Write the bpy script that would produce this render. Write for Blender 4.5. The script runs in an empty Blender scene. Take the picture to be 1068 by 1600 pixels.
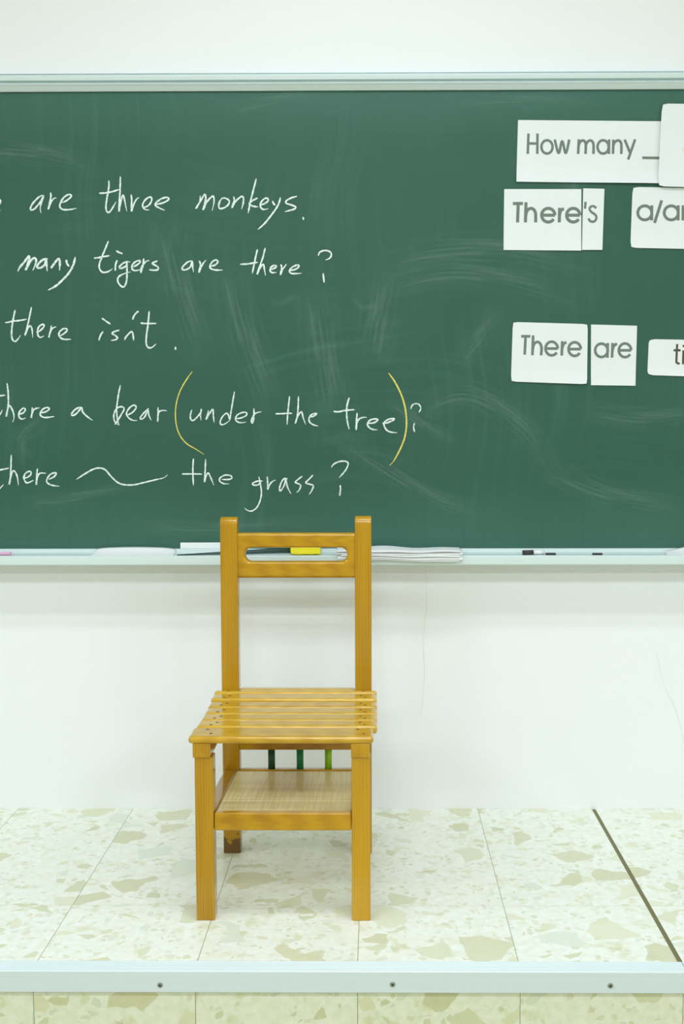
import bpy, bmesh, math, random
from mathutils import Vector, Matrix
random.seed(7)
C = bpy.context.scene.collection
SC = bpy.context.scene

# ------------------------------------------------------------------ camera
cd = bpy.data.cameras.new('camera'); cam = bpy.data.objects.new('camera', cd); C.objects.link(cam)
YAW, PITCH, ROLL = -0.008, -0.0778, -0.0018
fwd = Vector((math.sin(YAW)*math.cos(PITCH), math.cos(YAW)*math.cos(PITCH), math.sin(PITCH)))
r0 = Vector((math.cos(YAW), -math.sin(YAW), 0)); u0 = r0.cross(fwd)
right = math.cos(ROLL)*r0 + math.sin(ROLL)*u0
up = -math.sin(ROLL)*r0 + math.cos(ROLL)*u0
cam.matrix_world = Matrix(((right.x, up.x, -fwd.x, 0.034), (right.y, up.y, -fwd.y, -2.9555),
                           (right.z, up.z, -fwd.z, 1.0206), (0, 0, 0, 1)))
cd.sensor_width = 36; cd.lens = 1779.99/1600*36; cd.shift_x = -(571.534-534)/1600
cd.clip_start = 0.05; cd.clip_end = 50
SC.camera = cam

# ------------------------------------------------------------------ world, lights, exposure
SC.view_settings.view_transform = 'Standard'; SC.view_settings.look = 'None'
SC.view_settings.gamma = 1; SC.view_settings.use_curve_mapping = False
SC.view_settings.exposure = 0.0
w = bpy.data.worlds.new('world'); SC.world = w; w.use_nodes = True
w.node_tree.nodes['Background'].inputs[0].default_value = (0.9, 1, 0.95, 1)
w.node_tree.nodes['Background'].inputs[1].default_value = 0.02
TUBE = 15.2
def tube_light(x, y, e, rz=0.0, sx=1.2, sy=0.10, z=2.70):
    l = bpy.data.lights.new('fluorescent_tube', 'AREA'); l.shape = 'RECTANGLE'; l.size = sx; l.size_y = sy
    l.energy = e; l.color = (0.93, 1.0, 1.13)
    o = bpy.data.objects.new('fluorescent_tube', l); o.location = (x, y, z); o.rotation_euler = (0, 0, rz); C.objects.link(o)
for ry, f in ((-1.25, 0.62), (-3.3, 1.12), (-5.6, 1.85)):
    for rx in (-2.6, 0.0, 2.6):
        tube_light(rx, ry-0.13, TUBE*f); tube_light(rx, ry+0.13, TUBE*f)
try:
    SC.cycles.use_denoising = True
    SC.cycles.max_bounces = 8; SC.cycles.diffuse_bounces = 5
except Exception: pass

# ------------------------------------------------------------------ node helpers
class NT:
    def __init__(s, name):
        s.m = bpy.data.materials.new(name); s.m.use_nodes = True; s.t = s.m.node_tree
        s.p = s.t.nodes['Principled BSDF']; s.out = s.t.nodes['Material Output']
    def n(s, typ, ins=None, **kw):
        q = s.t.nodes.new(typ)
        for k, v in kw.items(): setattr(q, k, v)
        for k, v in (ins or {}).items(): s.set(q, k, v)
        return q
    def set(s, q, k, v):
        i = q.inputs[k]
        if hasattr(v, 'is_linked') or isinstance(v, bpy.types.NodeSocket): s.t.links.new(v, i)
        else: i.default_value = v
    def math(s, op, a, b=0.0, c=None, clamp=False):
        ins = {0: a, 1: b}
        if c is not None: ins[2] = c
        return s.n('ShaderNodeMath', ins, operation=op, use_clamp=clamp).outputs[0]
    def vmath(s, op, a, b=(0, 0, 0)):
        return s.n('ShaderNodeVectorMath', {0: a, 1: b}, operation=op).outputs[0]
    def mix(s, f, a, b, mode='MIX'):
        q = s.n('ShaderNodeMix', data_type='RGBA', blend_type=mode)
        s.set(q, 0, f); s.set(q, 6, a); s.set(q, 7, b); return q.outputs[2]
    def noise(s, vec, scale, detail=3, rough=.5, dist=0.0):
        q = s.n('ShaderNodeTexNoise', {'Scale': scale, 'Detail': detail, 'Roughness': rough, 'Distortion': dist})
        s.set(q, 'Vector', vec); return q
    def ramp(s, f, stops, interp='LINEAR'):
        q = s.n('ShaderNodeValToRGB'); q.color_ramp.interpolation = interp
        e = q.color_ramp.elements
        while len(e) < len(stops): e.new(.5)
        for el, (p, c) in zip(e, stops): el.position = p; el.color = c if len(c) == 4 else (*c, 1)
        s.set(q, 0, f); return q.outputs[0]
    def smooth(s, f, a, b):
        q = s.n('ShaderNodeMapRange', interpolation_type='SMOOTHSTEP')
        s.set(q, 'Value', f); q.inputs['From Min'].default_value = a; q.inputs['From Max'].default_value = b
        return q.outputs[0]
    def obj(s): return s.n('ShaderNodeTexCoord').outputs['Object']
    def sep(s, v):
        q = s.n('ShaderNodeSeparateXYZ'); s.set(q, 0, v); return q.outputs
    def comb(s, x, y, z): return s.n('ShaderNodeCombineXYZ', {0: x, 1: y, 2: z}).outputs[0]
    def scl(s, v, k): return s.vmath('MULTIPLY', v, k)
    def base(s, c, rough=.5, metal=0.0, spec=.5, coat=0.0, coatr=.05):
        s.set(s.p, 'Base Color', c if not isinstance(c, tuple) or len(c) == 4 else (*c, 1))
        s.set(s.p, 'Roughness', rough); s.set(s.p, 'Metallic', metal); s.set(s.p, 'Specular IOR Level', spec)
        s.set(s.p, 'Coat Weight', coat); s.set(s.p, 'Coat Roughness', coatr); return s.m
    def bump(s, h, strength=.2, dist=.002):
        q = s.n('ShaderNodeBump', {'Strength': strength, 'Distance': dist}); s.set(q, 'Height', h)
        s.t.links.new(q.outputs[0], s.p.inputs['Normal'])

def plain(name, c, rough=.5, **k):
    t = NT(name)
    v = t.noise(t.obj(), 40, 2).outputs[0]
    col = t.mix(v, (*[x*.95 for x in c], 1), (*[min(1, x*1.04) for x in c], 1))
    return t.base(col, rough, **k)

# ------------------------------------------------------------------ materials
def mat_wall():
    t = NT('painted_plaster'); o = t.obj()
    n1 = t.noise(o, 1.6, 4, .6).outputs[0]; n2 = t.noise(o, 60, 3).outputs[0]
    c = t.mix(n1, (.815, .84, .835, 1), (.85, .87, .86, 1))
    t.bump(n2, .08, .001)
    return t.base(c, .6, spec=.3)
def mat_tile(name='terrazzo_tile', plane='floor'):
    t = NT(name); o = t.obj(); x, y, z = t.sep(o)[:3]
    T = .305
    tx = t.math('DIVIDE', x, T); fx = t.math('FLOOR', tx); gx = t.math('FRACT', tx)
    if plane == 'floor':
        ty = t.math('DIVIDE', y, 2*T); fy = t.math('FLOOR', ty); gy = t.math('FRACT', ty)
    else:
        fy = 0.0; gy = .5
    off = t.n('ShaderNodeTexWhiteNoise', noise_dimensions='3D'); t.set(off, 0, t.comb(fx, fy, 3.0))
    p = t.vmath('ADD', o, t.scl(off.outputs['Color'], (9, 9, 9)))
    ns = t.noise(p, 14, 2, .5).outputs['Color']
    pd = t.vmath('ADD', p, t.scl(t.vmath('SUBTRACT', ns, (.5, .5, .5)), (.045, .045, .045)))
    base = t.mix(t.smooth(t.noise(p, 60, 4, .65).outputs[0], .35, .65), (.76, .785, .66, 1), (.82, .855, .78, 1))
    base = t.mix(t.smooth(t.noise(pd, 22, 3, .6).outputs[0], .56, .72), base, (.68, .70, .50, 1))
    def chips(scale, frac, edge, cols, prev, amt):
        ve = t.n('ShaderNodeTexVoronoi', {'Scale': scale, 'Randomness': 1.0}, feature='DISTANCE_TO_EDGE'); t.set(ve, 'Vector', pd)
        vc = t.n('ShaderNodeTexVoronoi', {'Scale': scale, 'Randomness': 1.0}, feature='F1'); t.set(vc, 'Vector', pd)
        rc = t.sep(vc.outputs['Color'])
        sel = t.math('LESS_THAN', rc[0], frac)
        f = t.math('MULTIPLY', sel, t.smooth(ve.outputs['Distance'], edge, edge+.03))
        f = t.math('MULTIPLY', f, amt)
        col = t.ramp(rc[1], [(i/(len(cols)), c) for i, c in enumerate(cols)], 'CONSTANT')
        col = t.mix(t.math('MULTIPLY', t.noise(p, 45, 3).outputs[0], .25), col, (.8, .82, .66, 1))
        return t.mix(f, prev, col)
    c = chips(70, .20, .10, [(.58, .58, .36), (.66, .64, .46), (.62, .67, .55)], base, .75)
    c = chips(27, .15, .14, [(.58, .60, .37), (.54, .55, .33), (.63, .69, .57), (.68, .67, .46)], c, .8)
    c = chips(11, .30, .13, [(.62, .645, .43), (.59, .585, .37), (.65, .72, .60), (.55, .55, .33), (.69, .70, .50)], c, .85)
    e = t.math('MINIMUM', gx, t.math('SUBTRACT', 1.0, gx))
    seam = t.math('LESS_THAN', e, .0026)
    c = t.mix(t.math('MULTIPLY', seam, .8), c, (.22, .24, .12, 1))
    if plane == 'floor':
        e2 = t.math('MINIMUM', gy, t.math('SUBTRACT', 1.0, gy))
        c = t.mix(t.math('MULTIPLY', t.math('LESS_THAN', e2, .0022), .25), c, (.35, .36, .22, 1))
    if plane != 'floor': c = t.mix(1.0, c, (.91, .92, .79, 1), 'MULTIPLY')
    return t.base(c, .32, spec=.4)
def mat_board():
    t = NT('green_chalkboard'); o = t.obj(); x, y, z = t.sep(o)[:3]
    big = t.noise(o, 1.3, 3).outputs[0]
    c = t.mix(big, (.022, .088, .056, 1), (.029, .104, .070, 1))
    st1 = t.noise(t.scl(t.vmath('ADD', o, t.scl(t.noise(o, 1.5, 1).outputs['Color'], (.25, 0, 0))), (38, 1, 1.6)), 1, 4, .6).outputs[0]
    m1 = t.smooth(t.noise(o, 2.3, 2).outputs[0], .42, .7)
    f1 = t.math('MULTIPLY', t.smooth(st1, .45, .8), t.math('MULTIPLY', m1, .12))
    wv = t.vmath('ADD', o, t.scl(t.noise(o, 1.1, 1).outputs['Color'], (0, 0, .5)))
    st2 = t.noise(t.scl(wv, (1.5, 1, 34)), 1, 4, .6).outputs[0]
    m2 = t.smooth(t.noise(t.vmath('ADD', o, (5, 2, 1)), 1.9, 2).outputs[0], .5, .72)
    f2 = t.math('MULTIPLY', t.smooth(st2, .45, .8), t.math('MULTIPLY', m2, .14))
    dust = t.math('MULTIPLY', t.noise(o, 7, 4).outputs[0], .05)
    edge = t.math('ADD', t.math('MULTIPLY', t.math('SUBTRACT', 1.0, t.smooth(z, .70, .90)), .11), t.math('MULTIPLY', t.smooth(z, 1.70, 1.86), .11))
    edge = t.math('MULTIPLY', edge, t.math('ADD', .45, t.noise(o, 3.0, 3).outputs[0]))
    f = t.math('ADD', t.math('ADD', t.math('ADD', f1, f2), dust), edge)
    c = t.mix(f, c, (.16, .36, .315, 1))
    G = .1022
    for a, off in ((x, .8610), (z, -1.4358)):
        g = t.math('FRACT', t.math('ADD', t.math('DIVIDE', t.math('ADD', a, off+20*G), G), .5))
        d = t.math('ABSOLUTE', t.math('SUBTRACT', g, .5))
        c = t.mix(t.math('MULTIPLY', t.math('LESS_THAN', d, .012), .12), c, (.02, .07, .045, 1))
    return t.base(c, .48, spec=.25)
def mat_wood(name, axis, dark=(.35, .170, .0015), light=(.56, .310, .006), coat=.8, stain=None, coatr=.10, spec=.10):
    t = NT(name); o = t.obj()
    info = t.n('ShaderNodeObjectInfo').outputs['Random']
    o2 = t.vmath('ADD', o, t.comb(t.math('MULTIPLY', info, 7.0), t.math('MULTIPLY', info, 13.0), t.math('MULTIPLY', info, 5.0)))
    s = [17, 17, 17]; s[axis] = 1.6
    g = t.noise(t.scl(o2, tuple(s)), 1, 4, .55, .6).outputs[0]
    s2 = [170, 170, 170]; s2[axis] = 3.5
    g2 = t.noise(t.scl(o2, tuple(s2)), 1, 3, .6).outputs[0]
    s3 = [9, 9, 9]; s3[axis] = .7
    wv = t.n('ShaderNodeTexWave', {'Scale': 7.0, 'Distortion': 7.0, 'Detail': 3.0, 'Detail Scale': .8}); t.set(wv, 'Vector', t.scl(o2, tuple(s3)))
    f = t.math('ADD', t.math('MULTIPLY', g, .74), t.math('ADD', t.math('MULTIPLY', g2, .10), t.math('MULTIPLY', wv.outputs['Fac'], .20)), clamp=True)
    f = t.math('ADD', f, t.math('MULTIPLY', t.math('SUBTRACT', info, .5), .22), clamp=True)
    c = t.ramp(f, [(.25, dark), (.5, tuple((a*.45+b*.55) for a, b in zip(dark, light))), (.78, light)])
    if stain:
        z = t.sep(o)[2]; lim = t.math('MULTIPLY', t.noise(o, 55, 3).outputs[0], .075)
        k = t.smooth(t.math('SUBTRACT', lim, z), .0, .006)
        c = t.mix(t.math('MULTIPLY', k, .85), c, (.10, .045, .01, 1))
    t.bump(g2, .06, .0006)
    return t.base(c, .34, spec=spec, coat=coat, coatr=coatr)
def mat_panel():
    t = NT('plywood_panel'); o = t.obj()
    g = t.noise(t.scl(o, (230, 5, 5)), 1, 3, .6, .4).outputs[0]
    b = t.noise(t.scl(o, (3, 24, 1)), 1, 3, .5).outputs[0]
    c = t.mix(t.smooth(g, .3, .7), (.76, .64, .27, 1), (.93, .83, .46, 1))
    c = t.mix(t.math('MULTIPLY', t.smooth(b, .5, .72), .42), c, (.55, .43, .16, 1))
    return t.base(c, .5, spec=.4, coat=.35, coatr=.2)
def mat_chalk(name, c, bg=(.06, .17, .12)):
    t = NT(name); o = t.obj()
    f = t.smooth(t.noise(o, 420, 2, .6).outputs[0], .30, .55)
    f = t.math('ADD', .36, t.math('MULTIPLY', f, .64))
    return t.base(t.mix(f, (*bg, 1), (*c, 1)), .9, spec=.1)
def mat_smear():
    t = NT('wiped_chalk_dust')
    uv = t.n('ShaderNodeTexCoord').outputs['UV']; u, v = t.sep(uv)[:2]
    edge = t.math('SUBTRACT', 1.0, t.math('POWER', t.math('ABSOLUTE', t.math('SUBTRACT', t.math('MULTIPLY', v, 2.0), 1.0)), 1.5))
    ends = t.math('MULTIPLY', t.smooth(u, 0, .3), t.math('SUBTRACT', 1.0, t.smooth(u, .6, 1.0)))
    st = t.smooth(t.noise(t.comb(t.math('MULTIPLY', u, 2.5), t.math('MULTIPLY', v, 9.0), 0.0), 1.0, 4, .65).outputs[0], .38, .75)
    a = t.math('MULTIPLY', t.math('MULTIPLY', edge, ends), t.math('MULTIPLY', st, .26))
    t.base((.30, .47, .40), .9, spec=.1); t.set(t.p, 'Alpha', a); return t.m
def mat_metal(name, c, rough=.4, metal=.55, axis=0):
    t = NT(name); o = t.obj(); s = [220, 220, 220]; s[axis] = 1.5
    n = t.noise(t.scl(o, tuple(s)), 1, 3).outputs[0]
    col = t.mix(n, (*[k*.95 for k in c], 1), (*[min(1, k*1.03) for k in c], 1))
    return t.base(col, rough, metal=metal, spec=.5)
def mat_paper(name, c=(.76, .80, .795)):
    t = NT(name); o = t.obj()
    n = t.noise(o, 9, 4).outputs[0]
    t.bump(t.noise(o, 16, 3).outputs[0], .25, .004)
    return t.base(t.mix(n, (*[k*.97 for k in c], 1), (*[min(1, k*1.02) for k in c], 1)), .55, spec=.3)

M = dict(
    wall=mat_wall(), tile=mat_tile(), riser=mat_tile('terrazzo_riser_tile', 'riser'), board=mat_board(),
    wx=mat_wood('varnished_wood_across', 0), wy=mat_wood('varnished_wood_deep', 1), wz=mat_wood('varnished_wood_upright', 2),
    wzs=mat_wood('varnished_wood_scuffed', 2, stain=True),
    slat=mat_wood('varnished_seat_wood', 0, (.47, .25, .006), (.64, .40, .025), 1.0, None, .12, .10),
    panel=mat_panel(), chalk=mat_chalk('white_chalk', (.80, .90, .86)), ychalk=mat_chalk('yellow_chalk', (.80, .68, .14)),
    smear=mat_smear(), frame=mat_metal('grey_white_aluminium', (.66, .775, .765), .38, .12), nosing=mat_metal('ribbed_aluminium', (.66, .76, .76), .42, .15),
    paper=mat_paper('white_paper'), sheet=mat_paper('loose_white_paper', (.80, .83, .82)), ink=plain('grey_print', (.145, .195, .155), .7), ink2=plain('dark_print', (.075, .062, .035), .7),
    screw=plain('dark_screw', (.05, .05, .04), .5), steel=plain('grey_steel', (.30, .34, .26), .35, metal=.5), hole=plain('screw_socket', (.02, .02, .02), .6),
    dgreen=plain('dark_green_paint', (.012, .085, .045), .35), egreen=plain('emerald_paint', (.006, .26, .13), .35), lime=plain('lime_paint', (.25, .58, .012), .35),
    yellow=plain('yellow_sponge', (.86, .74, .02), .8), stick=plain('dark_stick', (.035, .075, .06), .35), black=plain('dark_plastic', (.035, .035, .03), .4),
    white=plain('white_plastic', (.82, .87, .85), .35), pink=plain('pink_chalk', (.80, .45, .62), .85), gap=plain('olive_gap_strip', (.16, .15, .055), .6),
    crack=plain('hairline_crack', (.72, .74, .69), .8), patch=plain('pale_yellow_print', (.80, .78, .45), .6), beige=plain('beige_wall_paint', (.46, .44, .33), .7), vinyl=plain('beige_floor_vinyl', (.44, .42, .29), .5), ceil=plain('ceiling_paint', (.70, .71, .66), .7),
)

# ------------------------------------------------------------------ mesh helpers
def link(name, bm, mats, parent=None, bevel=0, seg=2, smooth=False):
    me = bpy.data.meshes.new(name); bmesh.ops.recalc_face_normals(bm, faces=bm.faces); bm.to_mesh(me); bm.free()
    for m in (mats if isinstance(mats, (list, tuple)) else [mats]): me.materials.append(m)
    o = bpy.data.objects.new(name, me); C.objects.link(o)
    if parent: o.parent = parent
    if bevel:
        b = o.modifiers.new('bevel', 'BEVEL'); b.width = bevel; b.segments = seg; b.limit_method = 'ANGLE'; b.angle_limit = .6
        for p in me.polygons: p.use_smooth = True
        o.modifiers.new('wn', 'WEIGHTED_NORMAL')
    if smooth:
        for p in me.polygons: p.use_smooth = True
    return o
def box(bm, x0, x1, y0, y1, z0, z1, mi=0):
    v = [bm.verts.new(c) for c in ((x0,y0,z0),(x1,y0,z0),(x1,y1,z0),(x0,y1,z0),(x0,y0,z1),(x1,y0,z1),(x1,y1,z1),(x0,y1,z1))]
    for f in ((0,1,2,3),(4,5,6,7),(0,1,5,4),(1,2,6,5),(2,3,7,6),(3,0,4,7)): bm.faces.new([v[i] for i in f]).material_index = mi
    return v
def boxo(name, x0, x1, y0, y1, z0, z1, mat, parent=None, bevel=0, seg=2):
    bm = bmesh.new(); box(bm, x0, x1, y0, y1, z0, z1); return link(name, bm, mat, parent, bevel, seg)
def extrude_x(bm, prof, x0, x1):
    a = [bm.verts.new((x0, y, z)) for y, z in prof]; b = [bm.verts.new((x1, y, z)) for y, z in prof]; n = len(prof)
    for i in range(n): bm.faces.new((a[i], a[(i+1) % n], b[(i+1) % n], b[i]))
    bm.faces.new(a); bm.faces.new(b)
def cyl(bm, p0, p1, r0, r1=None, n=20, mi=0):
    p0, p1 = Vector(p0), Vector(p1); r1 = r0 if r1 is None else r1
    d = (p1-p0).normalized(); a = d.orthogonal().normalized(); b = d.cross(a)
    R0 = [bm.verts.new(p0+r0*(math.cos(t)*a+math.sin(t)*b)) for t in (2*math.pi*i/n for i in range(n))]
    R1 = [bm.verts.new(p1+r1*(math.cos(t)*a+math.sin(t)*b)) for t in (2*math.pi*i/n for i in range(n))]
    for i in range(n):
        f = bm.faces.new((R0[i], R0[(i+1) % n], R1[(i+1) % n], R1[i])); f.smooth = True; f.material_index = mi
    bm.faces.new(R0).material_index = mi; bm.faces.new(R1).material_index = mi
def empty(name, loc, label, cat, group=None):
    o = bpy.data.objects.new(name, None); C.objects.link(o); o.location = loc; o.empty_display_size = .05
    return tag(o, label, cat, group)
def tag(o, label, cat, group=None):
    o['label'] = label; o['category'] = cat
    if group: o['group'] = group
    return o
def struct(o): o['kind'] = 'structure'; return o
def keep(child, parent):      # parent without moving the child
    child.parent = parent; child.matrix_parent_inverse = Matrix.Translation(-parent.location); return child
def catmull(pts, step=.0022):
    P = [Vector(p) for p in pts]
    if len(P) == 2: return [P[0].lerp(P[1], i/6) for i in range(7)]
    out = []
    for i in range(len(P)-1):
        p0 = P[max(i-1, 0)]; p1 = P[i]; p2 = P[i+1]; p3 = P[min(i+2, len(P)-1)]
        n = max(2, min(12, int((p2-p1).length/step)))
        for k in range(n):
            t = k/n
            out.append(.5*((2*p1)+(p2-p0)*t+(2*p0-5*p1+4*p2-p3)*t*t+(3*p1-p0-3*p2+p3)*t**3))
    out.append(P[-1]); return out
def ribbon(bm, pts, width, y, depth, taper=True, uv=None, wob=.12):
    n = len(pts); L = []; R = []
    ph = random.random()*9
    for i, p in enumerate(pts):
        a = pts[max(i-1, 0)]; b = pts[min(i+1, n-1)]; d = (b-a)
        if d.length < 1e-9: d = Vector((1, 0))
        d.normalize(); nr = Vector((-d.y, d.x)); w = width/2
        if taper:
            t = i/(n-1); w *= min(1, .45+t*7, .3+(1-t)*4.5); w *= 1+wob*math.sin(ph+i*.9)
        L.append(p+nr*w); R.append(p-nr*w)
    yy = [y-.00016*i/max(1, n-1) for i in range(n)]
    fl = [bm.verts.new((q.x, yy[i], q.y)) for i, q in enumerate(L)]; fr = [bm.verts.new((q.x, yy[i], q.y)) for i, q in enumerate(R)]
    if depth:
        bl = [bm.verts.new((q.x, yy[i]+depth, q.y)) for i, q in enumerate(L)]; br = [bm.verts.new((q.x, yy[i]+depth, q.y)) for i, q in enumerate(R)]
    for i in range(n-1):
        f = bm.faces.new((fl[i], fr[i], fr[i+1], fl[i+1]))
        if uv:
            for lp, c in zip(f.loops, ((i/(n-1), 0), (i/(n-1), 1), ((i+1)/(n-1), 1), ((i+1)/(n-1), 0))): lp[uv].uv = c
        if depth:
            bm.faces.new((fl[i], fl[i+1], bl[i+1], bl[i])); bm.faces.new((fr[i], br[i], br[i+1], fr[i+1]))
    if depth:
        bm.faces.new((fl[0], bl[0], br[0], fr[0])); bm.faces.new((fl[-1], fr[-1], br[-1], bl[-1]))
def sheet(bm, x0, x1, y0, y1, zf, nx=36, ny=8, th=.0005, xf=None):
    top = []; bot = []
    for j in range(ny+1):
        tr, br = [], []
        for i in range(nx+1):
            u = i/nx; v = j/ny; x = x0+(x1-x0)*u; y = y0+(y1-y0)*v
            if xf: x += xf(u, v)
            z = zf(u, v); tr.append(bm.verts.new((x, y, z+th))); br.append(bm.verts.new((x, y, z)))
        top.append(tr); bot.append(br)
    for j in range(ny):
        for i in range(nx):
            bm.faces.new((top[j][i], top[j][i+1], top[j+1][i+1], top[j+1][i])); bm.faces.new((bot[j][i], bot[j+1][i], bot[j+1][i+1], bot[j][i+1]))
    for i in range(nx):
        bm.faces.new((top[0][i], bot[0][i], bot[0][i+1], top[0][i+1])); bm.faces.new((top[ny][i], top[ny][i+1], bot[ny][i+1], bot[ny][i]))
    for j in range(ny):
        bm.faces.new((top[j][0], top[j+1][0], bot[j+1][0], bot[j][0])); bm.faces.new((top[j][nx], bot[j][nx], bot[j+1][nx], top[j+1][nx]))
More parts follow.
